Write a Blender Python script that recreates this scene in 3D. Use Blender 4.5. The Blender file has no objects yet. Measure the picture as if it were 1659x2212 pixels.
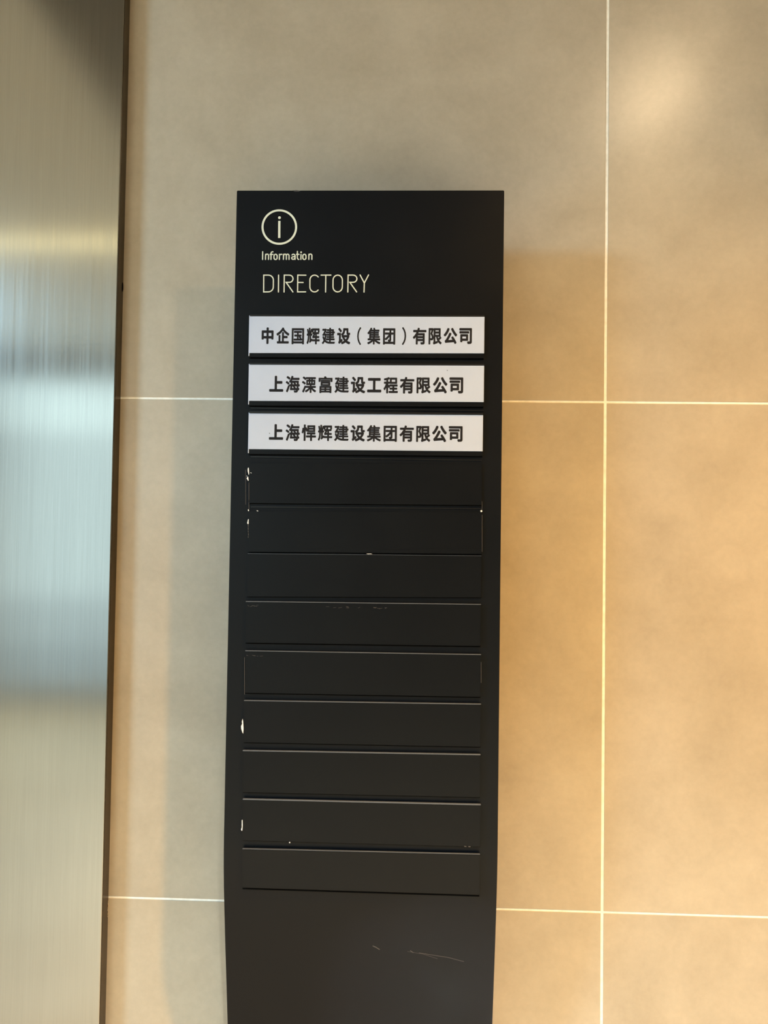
import bpy, bmesh, math, random
from mathutils import Vector, Matrix
random.seed(7)
sc = bpy.context.scene
C = sc.collection

# ------------------------------------------------------------------ camera
W, H, F = 1659, 2212, 1680.0
YAW, PITCH, ROLL = -0.034145, 0.028618, 0.014369
CAM = Vector((-0.307246, -1.242158, 1.384828))
_cy, _sy, _cp, _sp = math.cos(YAW), math.sin(YAW), math.cos(PITCH), math.sin(PITCH)
FW = Vector((_sy*_cp, _cy*_cp, _sp)); _rt = Vector((_cy, -_sy, 0)); _up = _rt.cross(FW)
RT = _rt*math.cos(ROLL) + _up*math.sin(ROLL); UP = -_rt*math.sin(ROLL) + _up*math.cos(ROLL)
cam = bpy.data.cameras.new('camera')
cam.sensor_fit = 'VERTICAL'; cam.sensor_height = 24.0; cam.lens = F/H*24.0
cam.clip_start = 0.02; cam.clip_end = 60
co = bpy.data.objects.new('camera', cam); C.objects.link(co)
m = Matrix((RT, UP, -FW)).transposed().to_4x4(); m.translation = CAM
co.matrix_world = m
sc.camera = co

def at(px, py, Y):
    """point of the plane y = Y seen at that point of the photograph"""
    d = FW*F + RT*(px-W/2) + UP*(H/2-py)
    return CAM + d*((Y-CAM.y)/d.y)

# ------------------------------------------------------------------ world, light levels, exposure
world = bpy.data.worlds.new('world'); sc.world = world; world.use_nodes = True
bg = world.node_tree.nodes['Background']
bg.inputs[0].default_value = (0.62, 0.80, 1.0, 1); bg.inputs[1].default_value = 0.3
DAY_SKY, DAY_BACK, DAY_SIDE = 8.0, 22.5, 1.6          # daylight through the far window and the glass door side (W)
DAY_COL = (0.74, 0.96, 0.96)
LAMP_A = (330, 158, 10)                  # downlights, W of red, green, blue
LAMP_B = (930, 1070, 1070)
FILL_FLOOR = (480, 560, 540)  # added lamp that brightens the far floor mirrored in the steel
FILL_DAY = (430, 730, 980)  # added cool lamp standing in for daylight from the left
LINEAR = 5.2
sc.view_settings.view_transform = 'Standard'; sc.view_settings.look = 'None'
sc.view_settings.gamma = 1.0; sc.view_settings.use_curve_mapping = False
sc.view_settings.exposure = 0.05
sc.cycles.use_denoising = True
sc.cycles.max_bounces = 8
sc.cycles.diffuse_bounces = 5
sc.cycles.caustics_reflective = False

def area(name, loc, rot, sx, sy, watts, col):
    l = bpy.data.lights.new(name, 'AREA'); l.shape = 'RECTANGLE'; l.size = sx; l.size_y = sy
    l.energy = watts; l.color = col
    o = bpy.data.objects.new(name, l); C.objects.link(o); o.location = loc; o.rotation_euler = rot
    return o
# daylight standing outside the two windows
area('daylight', (-2.55, -4.95, 2.38), (math.radians(90), 0, 0), 2.3, .48, DAY_SKY, DAY_COL)
area('daylight', (-2.55, -4.95, 1.47), (math.radians(90), 0, 0), 2.3, 1.30, DAY_BACK*.65, DAY_COL)
area('daylight', (-2.55, -4.95, .63), (math.radians(90), 0, 0), 2.3, .36, DAY_BACK*.12, DAY_COL)
area('daylight', (-2.55, -4.95, .28), (math.radians(90), 0, 0), 2.3, .32, DAY_BACK*.075, DAY_COL)
area('daylight', (-4.45, -2.75, 1.60), (math.radians(90), 0, math.radians(-90)), 2.6, 2.0, DAY_SIDE, DAY_COL)

# ------------------------------------------------------------------ helpers
def tag(o, label=None, cat=None, group=None, kind=None):
    if label: o['label'] = label
    if cat: o['category'] = cat
    if group: o['group'] = group
    if kind: o['kind'] = kind
    return o

def link(name, me, mat=None, parent=None):
    o = bpy.data.objects.new(name, me); C.objects.link(o)
    if mat: me.materials.append(mat)
    if parent: o.parent = parent
    return o

def obj(name, bm, mat=None, parent=None, smooth=False):
    me = bpy.data.meshes.new(name); bmesh.ops.recalc_face_normals(bm, faces=bm.faces)
    bm.to_mesh(me); bm.free()
    if smooth:
        for p in me.polygons: p.use_smooth = True
    return link(name, me, mat, parent)

def empty(name, loc=(0, 0, 0)):
    o = bpy.data.objects.new(name, None); C.objects.link(o); o.location = loc
    o.empty_display_size = .1
    return o

def box(bm, x0, x1, y0, y1, z0, z1, bev=0.0, seg=2):
    r = bmesh.ops.create_cube(bm, size=1)
    vs = r['verts']
    for v in vs:
        v.co = Vector(((x0+x1)/2 + v.co.x*(x1-x0), (y0+y1)/2 + v.co.y*(y1-y0), (z0+z1)/2 + v.co.z*(z1-z0)))
    if bev:
        es = list({e for v in vs for e in v.link_edges})
        bmesh.ops.bevel(bm, geom=es, offset=bev, segments=seg, profile=.5, affect='EDGES')
    return bm

def bx(*a, **k):
    return box(bmesh.new(), *a, **k)

# ------------------------------------------------------------------ materials
def mat(name, col, rough=.5, metal=0.0, spec=.5, **kw):
    m = bpy.data.materials.new(name); m.use_nodes = True
    b = m.node_tree.nodes['Principled BSDF']
    b.inputs['Base Color'].default_value = (*col, 1)
    b.inputs['Roughness'].default_value = rough
    b.inputs['Metallic'].default_value = metal
    b.inputs['Specular IOR Level'].default_value = spec
    for k, v in kw.items(): b.inputs[k.replace('_', ' ')].default_value = v
    return m

def N(m, t, **kw):
    n = m.node_tree.nodes.new(t)
    for k, v in kw.items(): setattr(n, k, v)
    return n

def L(m, a, b): m.node_tree.links.new(a, b)

def noise(m, vec, scale, detail=4, rough=.55, dist=0.0):
    n = N(m, 'ShaderNodeTexNoise'); n.inputs['Scale'].default_value = scale
    n.inputs['Detail'].default_value = detail; n.inputs['Roughness'].default_value = rough
    n.inputs['Distortion'].default_value = dist
    L(m, vec, n.inputs['Vector']); return n.outputs[0]

def ramp(m, fac, stops):
    r = N(m, 'ShaderNodeValToRGB'); e = r.color_ramp.elements
    while len(e) < len(stops): e.new(.5)
    for i, (p, c) in enumerate(stops):
        e[i].position = p; e[i].color = (*c, 1) if len(c) == 3 else c
    L(m, fac, r.inputs[0]); return r.outputs[0]

def maprange(m, v, a, b, c, d):
    n = N(m, 'ShaderNodeMapRange'); L(m, v, n.inputs[0])
    for i, q in enumerate((a, b, c, d)): n.inputs[i+1].default_value = q
    return n.outputs[0]

def mapped(m, vec, scale=(1, 1, 1), loc=(0, 0, 0)):
    n = N(m, 'ShaderNodeMapping'); L(m, vec, n.inputs[0])
    n.inputs['Scale'].default_value = scale; n.inputs['Location'].default_value = loc
    return n.outputs[0]

def geo_pos(m): return N(m, 'ShaderNodeNewGeometry').outputs['Position']

# porcelain wall tile: cement look, faint clouds and specks
def tile_material():
    m = mat('cement_tile', (.5, .46, .4), .42, spec=.5)
    b = m.node_tree.nodes['Principled BSDF']
    oi = N(m, 'ShaderNodeObjectInfo')
    add = N(m, 'ShaderNodeVectorMath', operation='MULTIPLY_ADD')
    L(m, geo_pos(m), add.inputs[0]); add.inputs[1].default_value = (1, 1, 1)
    sc_ = N(m, 'ShaderNodeMath', operation='MULTIPLY'); L(m, oi.outputs['Random'], sc_.inputs[0]); sc_.inputs[1].default_value = 9
    cb = N(m, 'ShaderNodeCombineXYZ'); L(m, sc_.outputs[0], cb.inputs[0]); L(m, sc_.outputs[0], cb.inputs[2])
    L(m, cb.outputs[0], add.inputs[2])
    p = add.outputs[0]
    big = noise(m, p, 4.2, 6, .62, .4)
    mid = noise(m, mapped(m, p, (1, 1, 1.2), (3, 1, 7)), 13, 5, .62, .15)
    fine = noise(m, mapped(m, p, (1, 1, 1), (5, 2, 1)), 95, 3, .6)
    c1 = ramp(m, big, [(.28, (.440, .375, .280)), (.50, (.497, .429, .327)), (.72, (.546, .480, .373))])
    mx = N(m, 'ShaderNodeMix', data_type='RGBA', blend_type='MULTIPLY'); mx.inputs[0].default_value = 1
    L(m, c1, mx.inputs[6])
    L(m, ramp(m, mid, [(.28, (.89, .89, .895)), (.70, (1, 1, 1))]), mx.inputs[7])
    mx2 = N(m, 'ShaderNodeMix', data_type='RGBA', blend_type='MULTIPLY'); mx2.inputs[0].default_value = 1
    L(m, mx.outputs[2], mx2.inputs[6])
    L(m, ramp(m, fine, [(.28, (.925, .92, .915)), (.72, (1, 1, 1))]), mx2.inputs[7])
    L(m, mx2.outputs[2], b.inputs['Base Color'])
    L(m, maprange(m, mid, .3, .7, .275, .30), b.inputs['Roughness'])
    bp = N(m, 'ShaderNodeBump'); bp.inputs['Strength'].default_value = .06; bp.inputs['Distance'].default_value = .0008
    L(m, mid, bp.inputs['Height']); L(m, bp.outputs[0], b.inputs['Normal'])
    return m

def grout_material():
    m = mat('grout', (.86, .83, .76), .8)
    b = m.node_tree.nodes['Principled BSDF']
    L(m, ramp(m, noise(m, geo_pos(m), 60, 4), [(.3, (.82, .79, .70)), (.6, (.96, .94, .87))]), b.inputs['Base Color'])
    return m

# brushed stainless steel: hairlines run vertically, so highlights smear sideways
def steel_material(name, col, rough, anis, rot=0.0):
    m = mat(name, col, rough, 1.0)
    b = m.node_tree.nodes['Principled BSDF']
    b.inputs['Anisotropic'].default_value = anis
    b.inputs['Anisotropic Rotation'].default_value = rot
    t = N(m, 'ShaderNodeCombineXYZ'); t.inputs[2].default_value = 1.0
    L(m, t.outputs[0], b.inputs['Tangent'])
    p = geo_pos(m)
    h1 = noise(m, mapped(m, p, (1500, 1500, 9)), 1, 3, .6)
    h2 = noise(m, mapped(m, p, (260, 260, 2.0), (2, 7, 1)), 1, 3, .6)
    h3 = noise(m, mapped(m, p, (38, 38, 1.6), (1, 4, 9)), 1, 3, .6)
    mx = N(m, 'ShaderNodeMix', data_type='RGBA', blend_type='MULTIPLY'); mx.inputs[0].default_value = 1
    mx.inputs[6].default_value = (*col, 1)
    L(m, ramp(m, h1, [(.3, (.90, .90, .90)), (.7, (1, 1, 1))]), mx.inputs[7])
    mx2 = N(m, 'ShaderNodeMix', data_type='RGBA', blend_type='MULTIPLY'); mx2.inputs[0].default_value = 1
    L(m, mx.outputs[2], mx2.inputs[6])
    L(m, ramp(m, h3, [(.3, (.955, .955, .955)), (.7, (1, 1, 1))]), mx2.inputs[7])
    L(m, mx2.outputs[2], b.inputs['Base Color'])
    L(m, maprange(m, h2, .3, .7, rough*.9, rough*1.1), b.inputs['Roughness'])
    bp = N(m, 'ShaderNodeBump'); bp.inputs['Strength'].default_value = .05; bp.inputs['Distance'].default_value = .0004
    L(m, h2, bp.inputs['Height']); L(m, bp.outputs[0], b.inputs['Normal'])
    return m

def black_material(name, col, r0, r1, spec=.45):
    m = mat(name, col, r0, spec=spec)
    b = m.node_tree.nodes['Principled BSDF']
    p = geo_pos(m)
    L(m, maprange(m, noise(m, p, 9, 5, .6), .3, .7, r0, r1), b.inputs['Roughness'])
    bp = N(m, 'ShaderNodeBump'); bp.inputs['Strength'].default_value = .04; bp.inputs['Distance'].default_value = .0004
    L(m, noise(m, p, 1500, 2), bp.inputs['Height']); L(m, bp.outputs[0], b.inputs['Normal'])
    return m

TILE = tile_material()
GROUT = grout_material()
STEEL = steel_material('brushed_steel', (.44, .435, .41), .155, .70, .25)
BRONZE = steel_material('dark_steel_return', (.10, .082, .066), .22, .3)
BLACK = black_material('black_satin_paint', (.0035, .0046, .0066), .34, .42, .175)
BLACK_STRIP = black_material('black_plate', (.0036, .0046, .0064), .30, .38, .17)
EDGE_HILITE = mat('edge_highlight', (.12, .135, .16), .3)  # pale grey that paints the highlight on plate top edges
BLACK_EDGE = mat('black_plate_lip', (.007, .007, .0075), .3)
PRINT = mat('cream_print', (.68, .71, .60), .5)
INK = mat('black_ink', (.009, .009, .012), .6, spec=.2)
CHIP = mat('bare_chip', (.80, .82, .84), .7)
SCUFF = mat('grey_scuff', (.075, .07, .068), .7)
PAINT = mat('wall_paint', (.40, .38, .35), .7)
CEIL = mat('ceiling_paint', (.19, .178, .158), .8)
CEIL_HI = mat('white_ceiling_paint', (.80, .78, .72), .8)
WHITE_METAL = mat('white_metal', (.8, .8, .78), .35)
ALU = mat('window_aluminium', (.35, .36, .37), .4, 1.0)
COBWEB = mat('dusty_thread', (.62, .52, .38), .9)
DARK = mat('dark_dirt_shade', (.0025, .0025, .0025), .95, spec=.05)  # nick and dirt specks; also paints the shade below the plates

def insert_material():
    m = mat('white_insert', (.78, .79, .83), .42, spec=.4)
    b = m.node_tree.nodes['Principled BSDF']
    p = geo_pos(m)
    L(m, ramp(m, noise(m, p, 20, 4, .6), [(.3, (.45, .52, .67)), (.7, (.48, .55, .70))]), b.inputs['Base Color'])
    return m
INSERT = insert_material()

def floor_material():
    m = mat('polished_stone_floor', (.55, .48, .38), .10, spec=.8)
    b = m.node_tree.nodes['Principled BSDF']
    L(m, ramp(m, noise(m, geo_pos(m), 2.5, 6, .6, .5), [(.3, (.55, .43, .29)), (.7, (.65, .52, .36))]), b.inputs['Base Color'])
    return m
FLOOR = floor_material()

# ------------------------------------------------------------------ the room
X0, X1, Y0, ZC = -4.3, 2.6, -4.8, 2.75
XS = -1.30                                    # right of this line the ceiling is lower
tag(obj('floor', bx(X0-.2, X1+.2, Y0-.2, .2, -.1, 0), FLOOR), kind='structure')
tag(obj('ceiling', bx(XS, X1+.2, Y0-.2, .2, ZC, ZC+.25), CEIL), kind='structure')
tag(obj('ceiling', bx(X0-.2, XS, Y0-.2, .2, ZC+.05, ZC+.25), CEIL_HI), kind='structure')
tag(obj('wall_right', bx(X1, X1+.2, Y0, .012, 0, ZC), PAINT), kind='structure')
# wall behind the photographer, left part opened by a window
bm = bmesh.new()
wx0, wx1, wz0, wz1 = -3.7, -1.4, .10, 2.62
box(bm, wx1, X1, Y0-.2, Y0, 0, ZC); box(bm, X0-.2, wx0, Y0-.2, Y0, 0, ZC+.05)
box(bm, wx0, wx1, Y0-.2, Y0, 0, wz0); box(bm, wx0, wx1, Y0-.2, Y0, wz1, ZC+.05)
tag(obj('wall_front', bm, PAINT), kind='structure')
bm = bmesh.new()
vy0, vy1, vz0, vz1 = -4.1, -1.4, .5, 2.6
box(bm, X0-.2, X0, Y0, vy0, 0, ZC+.05); box(bm, X0-.2, X0, vy1, .2, 0, ZC+.05)
box(bm, X0-.2, X0, vy0, vy1, 0, vz0); box(bm, X0-.2, X0, vy0, vy1, vz1, ZC+.05)
tag(obj('wall_left', bm, PAINT), kind='structure')
def window(name, along, a0, a1, z0, z1, c):
    w = tag(empty(name, (0, 0, 0)), kind='structure')
    f = bmesh.new(); t = .05
    def seg(p0, p1, q0, q1):
        if along == 'x': box(f, p0, p1, c-.03, c+.03, q0, q1)
        else: box(f, c-.03, c+.03, p0, p1, q0, q1)
    seg(a0, a1, z0, z0+t); seg(a0, a1, z1-t, z1)
    for s in (a0, (a0+a1)/2-t/2, a1-t): seg(s, s+t, z0+t, z1-t)
    obj('window_frame', f, ALU, w)
window('window_1', 'x', wx0, wx1, wz0, wz1, Y0-.08)
window('window_2', 'y', vy0, vy1, vz0, vz1, X0-.08)

# ------------------------------------------------------------------ tiled wall
XC = -0.78038           # where the steel return meets the tiles
TS = 0.80
wall = tag(obj('wall_back', bx(-1.30, X1, .0008, .15, 0, ZC), GROUT), 'wall of large beige cement-look tiles with pale grout', kind='structure')
def tile(c, r, x0, x1, z0, z1, jv=.0044, jh=.0034):
    w, h = x1-x0-jv, z1-z0-jh
    dz = random.uniform(-.00025, .00025)
    b = bx(-w/2, w/2, -.0055+dz, .0055, -h/2, h/2, bev=.0007, seg=2)
    o = obj('tile', b, TILE, wall); o.location = ((x0+x1)/2, .0055, (z0+z1)/2)
    return o
cols = [(-1.30, -.80), (-.80, 0), (0, .8), (.8, 1.6), (1.6, 2.4), (2.4, X1)]
rows = [(0, .8), (.8, 1.6), (1.6, 2.4), (2.4, ZC)]
for c, (a, b) in enumerate(cols):
    for r, (z0, z1) in enumerate(rows): tile(c, r, a, b, z0, z1)
# wall further left, behind the steel surround
tag(obj('wall_back', bx(X0, -1.30, .0, .15, 0, ZC+.05), PAINT), kind='structure')

# ------------------------------------------------------------------ steel surround of the lift
YS = -.02558
surround = tag(empty('trim_1', (XC, 0, 0)), 'tall brushed stainless steel surround panel standing left of the tiled wall', kind='structure')
o = obj('front_panel', bx(-.52, -.0004, YS, YS+.0025, 0, ZC-.001, bev=.0009, seg=3), STEEL, surround)
o['label'] = 'brushed stainless steel front face with sideways-smeared reflections'
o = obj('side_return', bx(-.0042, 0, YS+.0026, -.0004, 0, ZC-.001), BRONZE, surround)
o['label'] = 'narrow dark brown side edge of the steel panel'
# small dark nick in the joint between steel and tile, and a wisp of cobweb
p = at(264.5, 620, -.003)
bm = bmesh.new()
bmesh.ops.create_icosphere(bm, subdivisions=2, radius=1)
for v in bm.verts: v.co = Vector((v.co.x*.0014, v.co.y*.0022, v.co.z*.0075*(1+.4*v.co.x)))
o = obj('sealant_nick', bm, DARK, surround, True); o.location = p - Vector((XC, 0, 0))

# ------------------------------------------------------------------ directory sign
YG = -.130
SX0, SX1, ST = -.5668, -.1784, 1.8830
TH = .010
sign = tag(empty('directory_sign', ((SX0+SX1)/2, -.10, 0)),
           'tall black directory sign with white name plates standing before the beige tiled wall', 'sign')
SO = Vector(((SX0+SX1)/2, -.10, 0))
prof = [(ST, 0), (.955, 0), (.93, .0006), (.905, .0024), (.88, .0055), (.85, .0103), (.80, .0195), (.74, .0315), (.69, .0415),
        (.64, .051), (.58, .061), (.52, .069), (.45, .0745), (.36, .077), (.20, .078), (.012, .078)]
bm = bmesh.new()
n = len(prof)
fr, bk = [], []
for i, (z, d) in enumerate(prof):
    fr.append([bm.verts.new(Vector((x, YG+d, z))-SO) for x in (SX0, SX1)])
    bk.append([bm.verts.new(Vector((x, YG+d+TH, z))-SO) for x in (SX0, SX1)])
for i in range(n-1):
    bm.faces.new((fr[i][0], fr[i][1], fr[i+1][1], fr[i+1][0]))
    bm.faces.new((bk[i][1], bk[i][0], bk[i+1][0], bk[i+1][1]))
    for k in (0, 1): bm.faces.new((fr[i][k], bk[i][k], bk[i+1][k], fr[i+1][k]))
bm.faces.new((fr[0][0], fr[0][1], bk[0][1], bk[0][0])); bm.faces.new((fr[-1][0], fr[-1][1], bk[-1][1], bk[-1][0]))
bmesh.ops.recalc_face_normals(bm, faces=bm.faces)
es = [e for e in bm.edges if len(e.link_faces) == 2 and e.calc_face_angle() > 1.2]
bmesh.ops.bevel(bm, geom=es, offset=.0008, segments=2, affect='EDGES')
panel = obj('panel', bm, BLACK, sign, True)
panel.data.set_sharp_from_angle(angle=math.radians(30))
bm = bx(-.21, .21, -.10, .075, 0, .012, bev=.002)
o = obj('base_plate', bm, BLACK, sign); o['label'] = 'flat black foot plate'
o = obj('spine', bx(-.05, .05, YG+TH+.0785+.10, .096, .0125, .30, bev=.001), BLACK, sign)

def rel(o):                       # world-built child mesh: keep it in place under the sign
    o.location = -SO; return o

# printed header: strokes with round ends, a hair above the paint
def strokes(name, paths, y, w_px, dots=(), parent=None, mt=PRINT, cap=True):
    """flat printed lettering: every stroke is one mitred ribbon, so nothing overlaps itself"""
    bm = bmesh.new()
    lay = 0
    for path in paths:
        wpx, q = path if isinstance(path, tuple) else (w_px, path)
        r = wpx/2*1.112/F
        P = []
        for a_, b_ in q:
            p = at(550+a_/6.144, 440+b_/6.144, y); p.y = 0
            if not P or (p-P[-1]).length > 2e-5: P.append(p)
        closed = len(P) > 3 and (P[0]-P[-1]).length < 3e-4
        if closed: P = P[:-1]
        n = len(P); yy = y - .000012*lay; lay += 1
        lt, rt_ = [], []
        for i in range(n):
            ds = []
            if closed or i > 0: ds.append((P[i]-P[i-1]).normalized())
            if closed or i < n-1: ds.append((P[(i+1) % n]-P[i]).normalized())
            t = sum(ds, Vector()).normalized()
            k = 1/max(.42, t.dot(ds[0]))
            nn = Vector((-t.z, 0, t.x))*r*k
            lt.append(bm.verts.new((P[i].x+nn.x, yy, P[i].z+nn.z))); rt_.append(bm.verts.new((P[i].x-nn.x, yy, P[i].z-nn.z)))
        for i in range(n if closed else n-1):
            j = (i+1) % n
            bm.faces.new((lt[i], lt[j], rt_[j], rt_[i]))
        if cap and not closed:
            for i, d in ((0, P[0]-P[1]), (n-1, P[-1]-P[-2])):
                a0 = math.atan2(d.z, d.x)
                arcv = [bm.verts.new((P[i].x+r*math.cos(a0+t), yy, P[i].z+r*math.sin(a0+t))) for t in (-.9, -.45, 0, .45, .9)]
                ends = [rt_[i], lt[i]] if i == 0 else [lt[i], rt_[i]]
                # order round the half circle
                pts = sorted(arcv+ends, key=lambda v: (math.atan2(v.co.z-P[i].z, v.co.x-P[i].x)-a0+math.pi) % (2*math.pi))
                bm.faces.new(pts)
    for a_, b_, rr in dots:
        c = at(550+a_/6.144, 440+b_/6.144, y); r = rr*1.112/F
        bm.faces.new([bm.verts.new((c.x+r*math.cos(t*math.pi/10), y-.000012*lay, c.z+r*math.sin(t*math.pi/10))) for t in range(20)])
    for f in bm.faces:
        f.normal_update()
        if f.normal.y > 0: f.normal_flip()
    me = bpy.data.meshes.new(name); bm.to_mesh(me); bm.free()
    return rel(link(name, me, mt, parent))

def arc(cx, cy, rx, ry, a0, a1, k=8):
    return [(cx+rx*math.cos(math.radians(a0+(a1-a0)*i/k)), cy+ry*math.sin(math.radians(a0+(a1-a0)*i/k))) for i in range(k+1)]
YP = YG - .00012
ring = arc(328, 310, 223, 222, 0, 360, 64)
o = strokes('information_symbol', [(27/6.144, ring), (31/6.144, [(328, 228), (326.5, 455)])], YP, 4, dots=[(330, 186, 19/6.144)], parent=sign, cap=False)
o['label'] = 'cream letter i in a ring'
w2 = 15/6.144
info = [
    [(107, 638), (106, 740)],
    [(144, 740), (146, 672)], [(146, 690)] + arc(166, 690, 20, 21, 180, 360) + [(184, 740)],
    [(217, 740), (218, 662)] + arc(238, 662, 20, 24, 180, 285, 5), [(205, 673), (243, 673)],
    arc(278, 694, 21, 22, 180, 360) + arc(278, 720, 21, 21, 0, 180) + [(257, 694)],
    [(329, 740), (330, 672)], [(330, 694)] + arc(354, 696, 24, 24, 180, 290, 5),
    [(382, 740), (384, 672)], [(384, 690)] + arc(403, 690, 18, 20, 180, 360) + [(421, 740)],
    [(421, 690)] + arc(439, 690, 18, 20, 180, 360) + [(457, 740)],
    arc(515, 694, 22, 23, 215, 360) + [(537, 740)], [(537, 703), (512, 705)] + arc(511, 722, 19, 17, 270, 90, 8) + [(522, 737), (537, 722)],
    [(568, 634), (567, 715)] + arc(587, 716, 20, 24, 180, 90, 5), [(556, 673), (590, 673)],
    [(616, 674), (614, 740)],
    arc(661, 694, 21, 22, 180, 360) + arc(661, 720, 21, 21, 0, 180) + [(640, 694)],
    [(720, 740), (721, 672)], [(721, 690)] + arc(741, 690, 20, 21, 180, 360) + [(760, 740)],
]
o = strokes('lettering', info, YP, w2, dots=[(617, 645, 1.9)], parent=sign); o['label'] = 'small cream word Information'
w3 = 15/6.144
dire = [
    [(121, 948), (120, 1171), (180, 1170)] + arc(182, 1104, 66, 66, 90, 0) + [(249, 1014)] + arc(183, 1014, 66, 66, 0, -90) + [(121, 948)],
    [(318, 948), (316, 1172)],
    [(391, 1172), (394, 948), (462, 948)] + arc(462, 996, 48, 48, -90, 90) + [(418, 1044), (508, 1171)],
    [(681, 949), (573, 948), (570, 1170), (677, 1170)], [(573, 1045), (644, 1046)],
    arc(796, 1012, 62, 64, -38, -180) + arc(795, 1108, 61, 63, 180, 38),
    [(882, 948), (1012, 948)], [(945, 948), (942, 1172)],
    arc(1103, 1014, 62, 66, 180, 360) + arc(1102, 1106, 62, 65, 0, 180) + [(1041, 1014)],
    [(1237, 1172), (1241, 948), (1308, 948)] + arc(1308, 996, 50, 48, -90, 90) + [(1264, 1044), (1354, 1171)],
    [(1400, 946), (1456, 1054), (1512, 946)], [(1456, 1054), (1452, 1173)],
]
o = strokes('lettering', dire, YP, w3, parent=sign); o['label'] = 'large thin cream word DIRECTORY'

# Chinese lettering: every character fitted to its own place; bold strokes come from
# laying the outline a few times within a small radius
GLYPH = {}
def glyph(ch):
    if ch in GLYPH: return GLYPH[ch]
    cu = bpy.data.curves.new('glyph', 'FONT'); cu.body = ch; cu.size = 1; cu.resolution_u = 3
    o = bpy.data.objects.new('glyph', cu); C.objects.link(o)
    bpy.context.view_layer.update()
    me = bpy.data.meshes.new_from_object(o.evaluated_get(bpy.context.evaluated_depsgraph_get()))
    V = [(v.co.x, v.co.y) for v in me.vertices]; P = [list(p.vertices) for p in me.polygons]
    bpy.data.objects.remove(o); bpy.data.curves.remove(cu); bpy.data.meshes.remove(me)
    GLYPH[ch] = (V, P); return GLYPH[ch]
BOLD = {'中': .031, '上': .031, '工': .031, '公': .029, '司': .026, '企': .026, '设': .026, '（': .012, '）': .012, '有': .024,
        '团': .022, '国': .020, '限': .022, '集': .019, '富': .018, '溧': .019, '海': .021, '辉': .020, '建': .020, '程': .022, '悍': .021}
def row_text(y, chars, parent):
    verts, faces = [], []
    layer = 0
    for ch, ox, x0, x1, t, b in chars:
        V, P = glyph(ch); r = BOLD.get(ch, .02)*1.4
        u0, u1 = min(v[0] for v in V)-r, max(v[0] for v in V)+r
        v0, v1 = min(v[1] for v in V)-r, max(v[1] for v in V)+r
        pl = at(ox+x0/6.9125, 695+b/6.9125, y); pr = at(ox+x1/6.9125, 695+t/6.9125, y)
        for k in range(9):
            a = 2*math.pi*(k-1)/8 + math.pi/8
            dx, dy = (0, 0) if k == 0 else (r*max(-1, min(1, 1.2*math.cos(a))), r*max(-1, min(1, 1.2*math.sin(a))))
            base = len(verts)
            for (u, v) in V:
                s = (u+dx-u0)/(u1-u0); q = (v+dy-v0)/(v1-v0)
                verts.append((pl.x+(pr.x-pl.x)*s, y - k*.000004, pl.z+(pr.z-pl.z)*q))
            faces += [[base+i for i in p] for p in P]
    me = bpy.data.meshes.new('lettering'); me.from_pydata(verts, [], faces); me.update()
    return link('lettering', me, INK, parent)
A, B = 555, 790
TEXT = [
    [('中', A, 68, 250, 85, 332), ('企', A, 288, 487, 85, 325), ('国', A, 517, 706, 97, 337), ('辉', A, 740, 940, 90, 337),
     ('建', A, 968, 1168, 90, 335), ('设', A, 1195, 1397, 92, 337), ('（', A, 1495, 1558, 80, 348), ('集', B, 22, 222, 90, 340),
     ('团', B, 257, 443, 98, 342), ('）', B, 540, 605, 80, 348), ('有', B, 702, 907, 90, 340), ('限', B, 937, 1137, 95, 340),
     ('公', B, 1162, 1367, 92, 332), ('司', B, 1395, 1587, 95, 332)],
    [('上', A, 182, 397, 808, 1045), ('海', A, 427, 642, 808, 1057), ('溧', A, 670, 887, 818, 1062), ('富', A, 917, 1130, 815, 1065),
     ('建', A, 1157, 1375, 820, 1062), ('设', A, 1400, 1620, 822, 1067), ('工', B, 20, 235, 840, 1055), ('程', B, 265, 482, 828, 1070),
     ('有', B, 508, 727, 825, 1072), ('限', B, 757, 972, 832, 1070), ('公', B, 1002, 1222, 828, 1070), ('司', B, 1248, 1457, 832, 1070)],
    [('上', A, 178, 395, 1530, 1762), ('海', A, 425, 642, 1530, 1780), ('悍', A, 665, 885, 1535, 1780), ('辉', A, 908, 1127, 1540, 1780),
     ('建', A, 1152, 1372, 1542, 1782), ('设', A, 1395, 1615, 1545, 1787), ('集', B, 15, 230, 1545, 1790), ('团', B, 265, 467, 1555, 1792),
     ('有', B, 503, 720, 1550, 1792), ('限', B, 752, 967, 1557, 1795), ('公', B, 990, 1212, 1553, 1797), ('司', B, 1238, 1448, 1560, 1792)],
]

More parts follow.
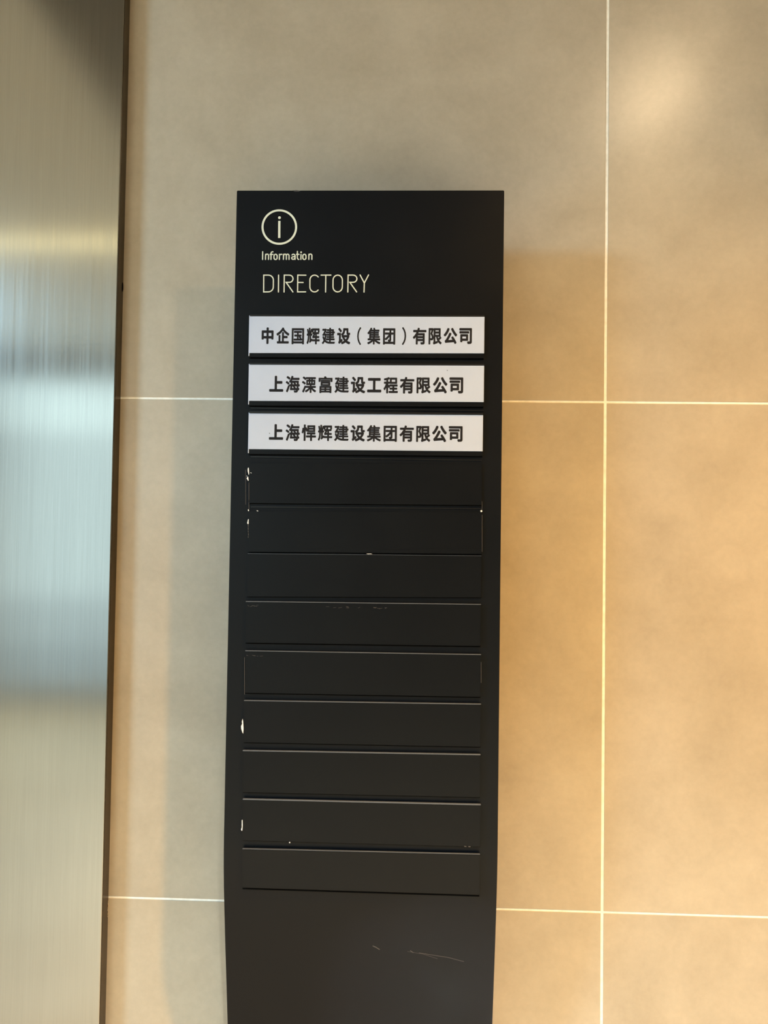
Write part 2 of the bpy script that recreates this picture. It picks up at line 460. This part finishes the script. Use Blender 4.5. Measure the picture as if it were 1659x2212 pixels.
# the twelve plates: left x, right x, top y left/right, bottom y left/right (of the face), lip bottom left/right
ROWS = [
    (538.8, 1046.3, 682, 683, 762.3, 763.2, 770.8, 773.5, 'white'),
    (538.0, 1045.5, 786.5, 788.5, 865.7, 868.4, 875.5, 878.5, 'white'),
    (537.6, 1043.2, 891.5, 895, 970.0, 975.0, 980.5, 985.0, 'white'),
    (537.5, 1041.0, 1000.5, 1002.5, 1079.5, 1082, 1087, 1091.5, 'flat'),
    (537.0, 1041.0, 1104, 1105.5, 1185, 1187, 1192, 1197, 'flat'),
    (533.5, 1040.0, 1196, 1201, 1281, 1286, 1289, 1291, 'thin'),
    (529.8, 1039.0, 1299, 1305.5, 1382, 1389, 1388.5, 1396, 'proud'),
    (528.5, 1039.0, 1405.5, 1414, 1490, 1500, 1497, 1506, 'proud'),
    (525.8, 1039.0, 1513, 1521, 1598, 1608, 1604, 1614, 'proud'),
    (523.3, 1038.0, 1621, 1630, 1706, 1717, 1712, 1723, 'proud'),
    (523.5, 1038.5, 1726, 1738, 1810, 1824, 1816, 1830, 'proud'),
    (522.5, 1037.0, 1834, 1846, 1914, 1930, 1920, 1936, 'bent'),
]
def plate_mesh(xl, xr, corners_top, corners_bot, y_back, y_face, tilt=0.0, bev=.0006):
    """a slab whose front face has the given four corner heights"""
    (zl1, zr1), (zl0, zr0) = corners_top, corners_bot
    bm = bmesh.new()
    q = []
    for y in (y_face, y_back):
        for (x, z) in ((xl, zl0), (xr, zr0), (xr, zr1), (xl, zl1)):
            yy = y + (tilt*(max(zl1, zr1)-z) if y == y_face else tilt*(max(zl1, zr1)-z))
            q.append(bm.verts.new((x, yy, z)))
    f = [(0, 1, 2, 3), (7, 6, 5, 4), (0, 4, 5, 1), (1, 5, 6, 2), (2, 6, 7, 3), (3, 7, 4, 0)]
    for i in f: bm.faces.new([q[k] for k in i])
    bmesh.ops.bevel(bm, geom=list(bm.edges), offset=bev, segments=2, affect='EDGES')
    return bm
DEP = {'white': .0050, 'flat': .0030, 'thin': .0034, 'proud': .0060, 'bent': .0062}
for i, (xa, xb, ta, tb, ba, bb, la, lb, kind) in enumerate(ROWS):
    d = DEP[kind]; yf = YG - d
    TL, TR = at(xa, ta, yf), at(xb, tb, yf)
    BL, BR = at(xa, ba, yf), at(xb, bb, yf)
    LL, LR = at(xa, la, yf), at(xb, lb, yf)
    xl, xr = (TL.x+BL.x)/2, (TR.x+BR.x)/2
    tilt = .05 if kind == 'bent' else 0
    back = YG + .0004 if kind != 'bent' else YG + .0006
    lip = rel(obj('name_plate' if kind == 'white' else 'blank_plate',
                  plate_mesh(xl, xr, (TL.z, TR.z), (LL.z, LR.z), back, yf+(.0014 if kind == 'white' else 0), tilt,
                             {'white': .0005, 'flat': .00035, 'thin': .0005, 'proud': .0009, 'bent': .0009}[kind]), BLACK_STRIP, sign))
    if kind == 'white':
        lip['label'] = 'white name plate with black Chinese lettering'
        # white insert proud of the black carrier; its left edge runs down past the carrier
        ins = obj('white_insert', plate_mesh(xl, xr, (TL.z-.0008, TR.z-.0008), (BL.z, BR.z), yf+.0016, yf, 0, .0003), INSERT, lip)
        ed = obj('insert_edge', plate_mesh(xl-.0009, xl+.0004, (TL.z+.0006,)*2, (LL.z+.0012,)*2, yf+.0018, yf+.0002, 0, .0002), INSERT, lip)
        lt = row_text(yf-.00008, TEXT[i], lip); lt['label'] = 'black Chinese lettering'
        # cover lip overhanging the top of the insert
        lp = obj('lip', plate_mesh(xl, xr, (TL.z+.0016, TR.z+.0016), (TL.z-.0006, TR.z-.0006), back, yf-(.0002, .0004, .0016)[i], 0, .0003), BLACK_EDGE, lip)
    elif kind == 'flat':
        # raised lower rim of the two shallow plates
        obj('lip', plate_mesh(xl+.0004, xr-.0004, (BL.z, BR.z), (LL.z+.0003, LR.z+.0003), yf+.0010, yf-.0004, 0, .0002), BLACK_STRIP, lip)
    else:
        # pale strip painting the highlight along the thicker plates' top edges
        h = {5: .0004, 6: .0009, 7: .0009, 8: .0010, 9: .0012, 10: .0014, 11: .0005}[i]
        e_ = obj('highlight_strip', plate_mesh(xl+.0002, xr-.0002, (TL.z+.0003, TR.z+.0003), (TL.z+.0003-h, TR.z+.0003-h), yf+.0035, yf-.0002, 0, .0002), EDGE_HILITE, lip)
        e_['label'] = 'thin pale grey painted highlight on the top edge'

    # dark strip painting the shade under the plate's lower edge
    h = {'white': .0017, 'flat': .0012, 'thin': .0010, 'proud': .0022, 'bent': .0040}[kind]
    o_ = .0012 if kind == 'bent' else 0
    rel(obj('shade_strip', plate_mesh(xl, xr, (LL.z+.0006, LR.z+.0006), (LL.z-h, LR.z-h), YG+.002, YG-.0004+o_, tilt*1.2, .0001), DARK, sign))

# thin ledges left between some plates
def ledge(xa, ya, xb, yb, h=.0012, d=.0016):
    P, Q = at(xa, ya, YG-d), at(xb, yb, YG-d)
    return rel(obj('ledge', plate_mesh(P.x, Q.x, (P.z, Q.z), (P.z-h, Q.z-h), YG+.0004, YG-d, 0, .00025), BLACK_EDGE, sign))
ledge(541, 880.5, 1045, 886.5); ledge(541, 985.5, 1041, 993.5); ledge(541, 1094, 1041, 1097.5)

# chipped paint, bare metal showing
def chip(pts, y=YG-.0065, name='paint_chip', mt=CHIP, back=.0006):
    bm = bmesh.new()
    P = [at(a, b, y) for a, b in pts]
    f = [bm.verts.new((p.x, y, p.z)) for p in P]; g = [bm.verts.new((p.x, y+back, p.z)) for p in P]
    bm.faces.new(f); bm.faces.new(g[::-1])
    for i in range(len(f)): bm.faces.new((f[i], g[i], g[(i+1) % len(f)], f[(i+1) % len(f)]))
    return rel(obj(name, bm, mt, sign))
y4 = YG-.0034
def zs(x, y): return (500+x/7.9, 960+y/7.9)
chip([zs(*p) for p in [(282, 398), (293, 396), (298, 440), (300, 500), (293, 522), (283, 480), (277, 455), (276, 425)]], y4)
chip([zs(*p) for p in [(283, 545), (288, 580), (292, 618), (284, 622), (270, 598), (259, 583), (262, 570), (274, 558)]], y4)
chip([zs(*p) for p in [(256, 533), (266, 535), (268, 549), (258, 545)]], YG-.0004)
chip([zs(*p) for p in [(322, 476), (335, 480), (343, 492), (330, 490)]], y4)
chip([zs(*p) for p in [(280, 1112), (290, 1110), (300, 1128), (294, 1140), (282, 1134)]], y4)
chip([zs(*p) for p in [(426, 1126), (445, 1128), (462, 1138), (440, 1141)]], y4)
chip([zs(*p) for p in [(283, 1276), (294, 1275), (291, 1310), (292, 1355), (280, 1360), (268, 1345), (274, 1318)]], y4)
for a, b in ((1365, 1408), (1415, 1462), (1470, 1505), (1515, 1560), (1568, 1595)):
    k = random.uniform(-3, 3)
    chip([zs(281+k, a), zs(292+k, a+4), zs(291+k*.5, b-6), zs(284+k, b)], y4, mt=SCUFF)
def zt(x, y): return (480+x/2.676, 1380+y/2.676)
chip([zt(*p) for p in [(118, 462), (121, 480), (123, 520), (121, 548), (116, 540), (110, 520), (109, 505), (115, 490), (113, 480)]])
chip([zt(*p) for p in [(113, 1048), (117, 1046), (118, 1080), (116, 1108), (112, 1110), (109, 1102), (113, 1090)]])
chip([zt(*p) for p in [(386, 1176), (392, 1174), (393, 1180), (388, 1181)]])
chip([zt(*p) for p in [(1398, 1197), (1412, 1199), (1411, 1203), (1399, 1201)]], mt=SCUFF)
chip([zt(*p) for p in [(1422, 1199), (1436, 1200), (1434, 1204), (1424, 1203)]], mt=SCUFF)
chip([(1037.5, 1103), (1041, 1101.5), (1042, 1105), (1039, 1106.5)], y4)
chip([(791, 1196), (801, 1195.9), (805, 1196.6), (795, 1196.9)], YG-.0038)
chip([(632, 411.2), (640, 410.6), (649, 411.8), (645, 413.6), (636, 413.2)], YG-.0003, mt=SCUFF)
chip([(530, 1015-.5), (530.8, 1015), (531, 1090), (530.3, 1090)], YG-.0003, mt=SCUFF)
for xa, xb, y0, y1, yy in ((537.2, 538.0, 1042, 1100, y4), (1041, 1041.7, 1112, 1192, y4), (528.0, 528.7, 1420, 1500, YG-.0064), (1039, 1039.8, 1430, 1475, YG-.0064),
                       (1041, 1041.6, 1083, 1100, y4)):
    chip([(xa, y0), (xb, y0), (xb, y1), (xa, y1)], yy, 'edge_wear', SCUFF)

# scuffs on the blank plates' top edges and on the leaning lower panel
def scuff_line(pts, y, w, z_of=None):
    bm = bmesh.new()
    for (a, b), (c, d) in zip(pts, pts[1:]):
        P, Q = at(a, b, y), at(c, d, y)
        if z_of: P, Q = z_of(a, b), z_of(c, d)
        dv = (Q-P).normalized(); nn = Vector((-dv.z, 0, dv.x))*w/2
        nn.y = 0
        off = Vector((0, -.0003, 0))
        v = [bm.verts.new(p) for p in (P+nn+off, Q+nn+off, Q-nn+off, P-nn+off)]
        u = [bm.verts.new(p+Vector((0, .0002, 0))) for p in (P+nn+off, Q+nn+off, Q-nn+off, P-nn+off)]
        bm.faces.new(v)
        for i in range(4): bm.faces.new((v[i], u[i], u[(i+1) % 4], v[(i+1) % 4]))
    return rel(obj('scratch', bm, SCUFF, sign))
def on_panel(a, b):
    """follow the sight line to the leaning lower panel"""
    lo, hi = YG-.02, YG+.1
    def depth(z):
        for (z1, d1), (z0, d0) in zip(prof, prof[1:]):
            if z <= z1 and z >= z0: return YG + d1 + (d0-d1)*(z1-z)/(z1-z0)
        return YG
    for _ in range(30):
        mid = (lo+hi)/2; p = at(a, b, mid)
        if mid < depth(p.z): lo = mid
        else: hi = mid
    return at(a, b, lo)
scuff_line([(805, 2043), (812, 2046), (820, 2051)], 0, .0011, on_panel)
scuff_line([(886, 2053), (893, 2058)], 0, .0009, on_panel)
scuff_line([(905, 2058), (935, 2063), (968, 2068), (1002, 2077)], 0, .0005, on_panel)
scuff_line([(880, 2055), (915, 2061), (945, 2071)], 0, .0003, on_panel)
for row, (a, b, yy) in enumerate([(533, 566, 1309), (695, 780, 1312), (797, 842, 1313.5)]):
    for k in range(7):
        x = random.uniform(a, b-6); scuff_line([(x, yy+random.uniform(-2, 2)), (x+random.uniform(3, 8), yy+random.uniform(-2, 2))], YG-.0060, .0003)
for k in range(6):
    x = random.uniform(530, 570); scuff_line([(x, 1416.5+random.uniform(-1.5, 1.5)), (x+random.uniform(3, 8), 1417+random.uniform(-1, 1))], YG-.0060, .0003)
# specks of dirt on the white inserts
for a, b, s in ((582, 936, .0006), (966, 800, .0005)):
    P = at(a, b, YG-.0052); chip([(a-.8, b-1), (a+.8, b-.4), (a+1, b+1), (a-.4, b+.8)], YG-.0053, 'dirt_speck', DARK, .0001)

# ------------------------------------------------------------------ cobweb
bm = bmesh.new()
web = [[(232, 1942), (231, 1955), (233.5, 1964), (230.5, 1972), (233, 1981)], [(233, 1950), (235, 1957), (231.5, 1962), (234, 1970)],
       [(231, 1956), (229.5, 1964), (232, 1968), (231, 1976)], [(236, 1943), (233, 1948), (234.5, 1960)], [(230.5, 1968), (233.5, 1972), (231.5, 1979)]]
for path in web:
    P = [at(a, b, -.0012-.0006*k % .002) for k, (a, b) in enumerate(path)]
    for p, q in zip(P, P[1:]):
        d = (q-p).normalized(); s = d.cross(Vector((0, 1, 0))).normalized()*.00025; t = Vector((0, .00025, 0))
        a_ = [bm.verts.new(p+v) for v in (s, t, -s, -t)]; b_ = [bm.verts.new(q+v) for v in (s, t, -s, -t)]
        for k in range(4): bm.faces.new((a_[k], a_[(k+1) % 4], b_[(k+1) % 4], b_[k]))
tag(obj('cobweb', bm, COBWEB), 'wisp of dusty cobweb clinging beside the steel edge just below the lower grout line', 'cobweb')

# ------------------------------------------------------------------ recessed ceiling lights and added fill lamps (outside the view)
def lens_material(strength, col):
    m = bpy.data.materials.new('lamp_lens'); m.use_nodes = True
    b = m.node_tree.nodes['Principled BSDF']; b.inputs['Emission Color'].default_value = (*col, 1); b.inputs['Emission Strength'].default_value = strength
    return m
def downlight(x, y, z, watts, size, blend, label, r=.05, col=None, glow=6.0, aim=None, tint=None):
    e = tag(empty('ceiling_light', (x, y, z)), label, 'ceiling light')
    bm = bmesh.new()
    k = 32; rings = [(r+.012, 0), (r+.012, -.006), (r, -.006), (r*.96, -.001)]
    vs = [[bm.verts.new((rr*math.cos(2*math.pi*i/k), rr*math.sin(2*math.pi*i/k), zz)) for i in range(k)] for rr, zz in rings]
    for a, b in zip(vs, vs[1:]):
        for i in range(k): bm.faces.new((a[i], a[(i+1) % k], b[(i+1) % k], b[i]))
    obj('bezel', bm, WHITE_METAL, e, True)
    bm = bmesh.new(); bmesh.ops.create_circle(bm, cap_ends=True, segments=24, radius=r*.96)
    o = obj('lens', bm, lens_material(glow, tint or [c/max(col) for c in col]), e); o.location.z = -.0015
    l = bpy.data.lights.new('lamp', 'SPOT'); mx = max(col); l.energy = watts*mx; l.color = [c/mx for c in col]
    l.spot_size = math.radians(size); l.spot_blend = blend; l.shadow_soft_size = r*.9
    o = bpy.data.objects.new('lamp', l); C.objects.link(o); o.parent = e; o.location.z = -.02
    if aim: o.rotation_euler = (Vector(aim)-Vector((x, y, z))).to_track_quat('-Z', 'Y').to_euler()
    return e
downlight(.43, -1.15, ZC, 1, 122, 1.0, 'recessed warm ceiling light nearest the tiled wall, right of the sign', col=LAMP_A, glow=460.0, tint=(1, .72, .42))
downlight(.10, -2.40, ZC, 1, 118, 1.0, 'recessed warm ceiling light in the middle of the lobby', col=LAMP_B)
downlight(-3.60, -2.25, ZC+.05, 1, 80, 1.0, 'added cool fill lamp under the raised ceiling, standing in for daylight from the left', r=.50, col=FILL_DAY, glow=1.5, aim=(-.30, 0, .15))
downlight(-3.30, -3.85, ZC+.05, 1, 110, 1.0, 'added fill lamp brightening the far floor, next to the window', col=FILL_FLOOR)
# slim linear light under the raised ceiling; the steel mirrors it as a pale band
e = tag(empty('linear_light', (-2.25, -2.46, ZC+.05)), 'slim linear ceiling light parallel to the tiled wall', 'ceiling light')
obj('housing', bx(-1.02, 1.02, -.035, .035, -.03, 0, bev=.002), WHITE_METAL, e)
TUBE = bpy.data.materials.new('linear_lens'); TUBE.use_nodes = True
_b = TUBE.node_tree.nodes['Principled BSDF']; _b.inputs['Emission Color'].default_value = (1, .84, .42, 1); _b.inputs['Emission Strength'].default_value = LINEAR
obj('diffuser', bx(-1.01, 1.01, -.028, .028, -.036, -.0305), TUBE, e)
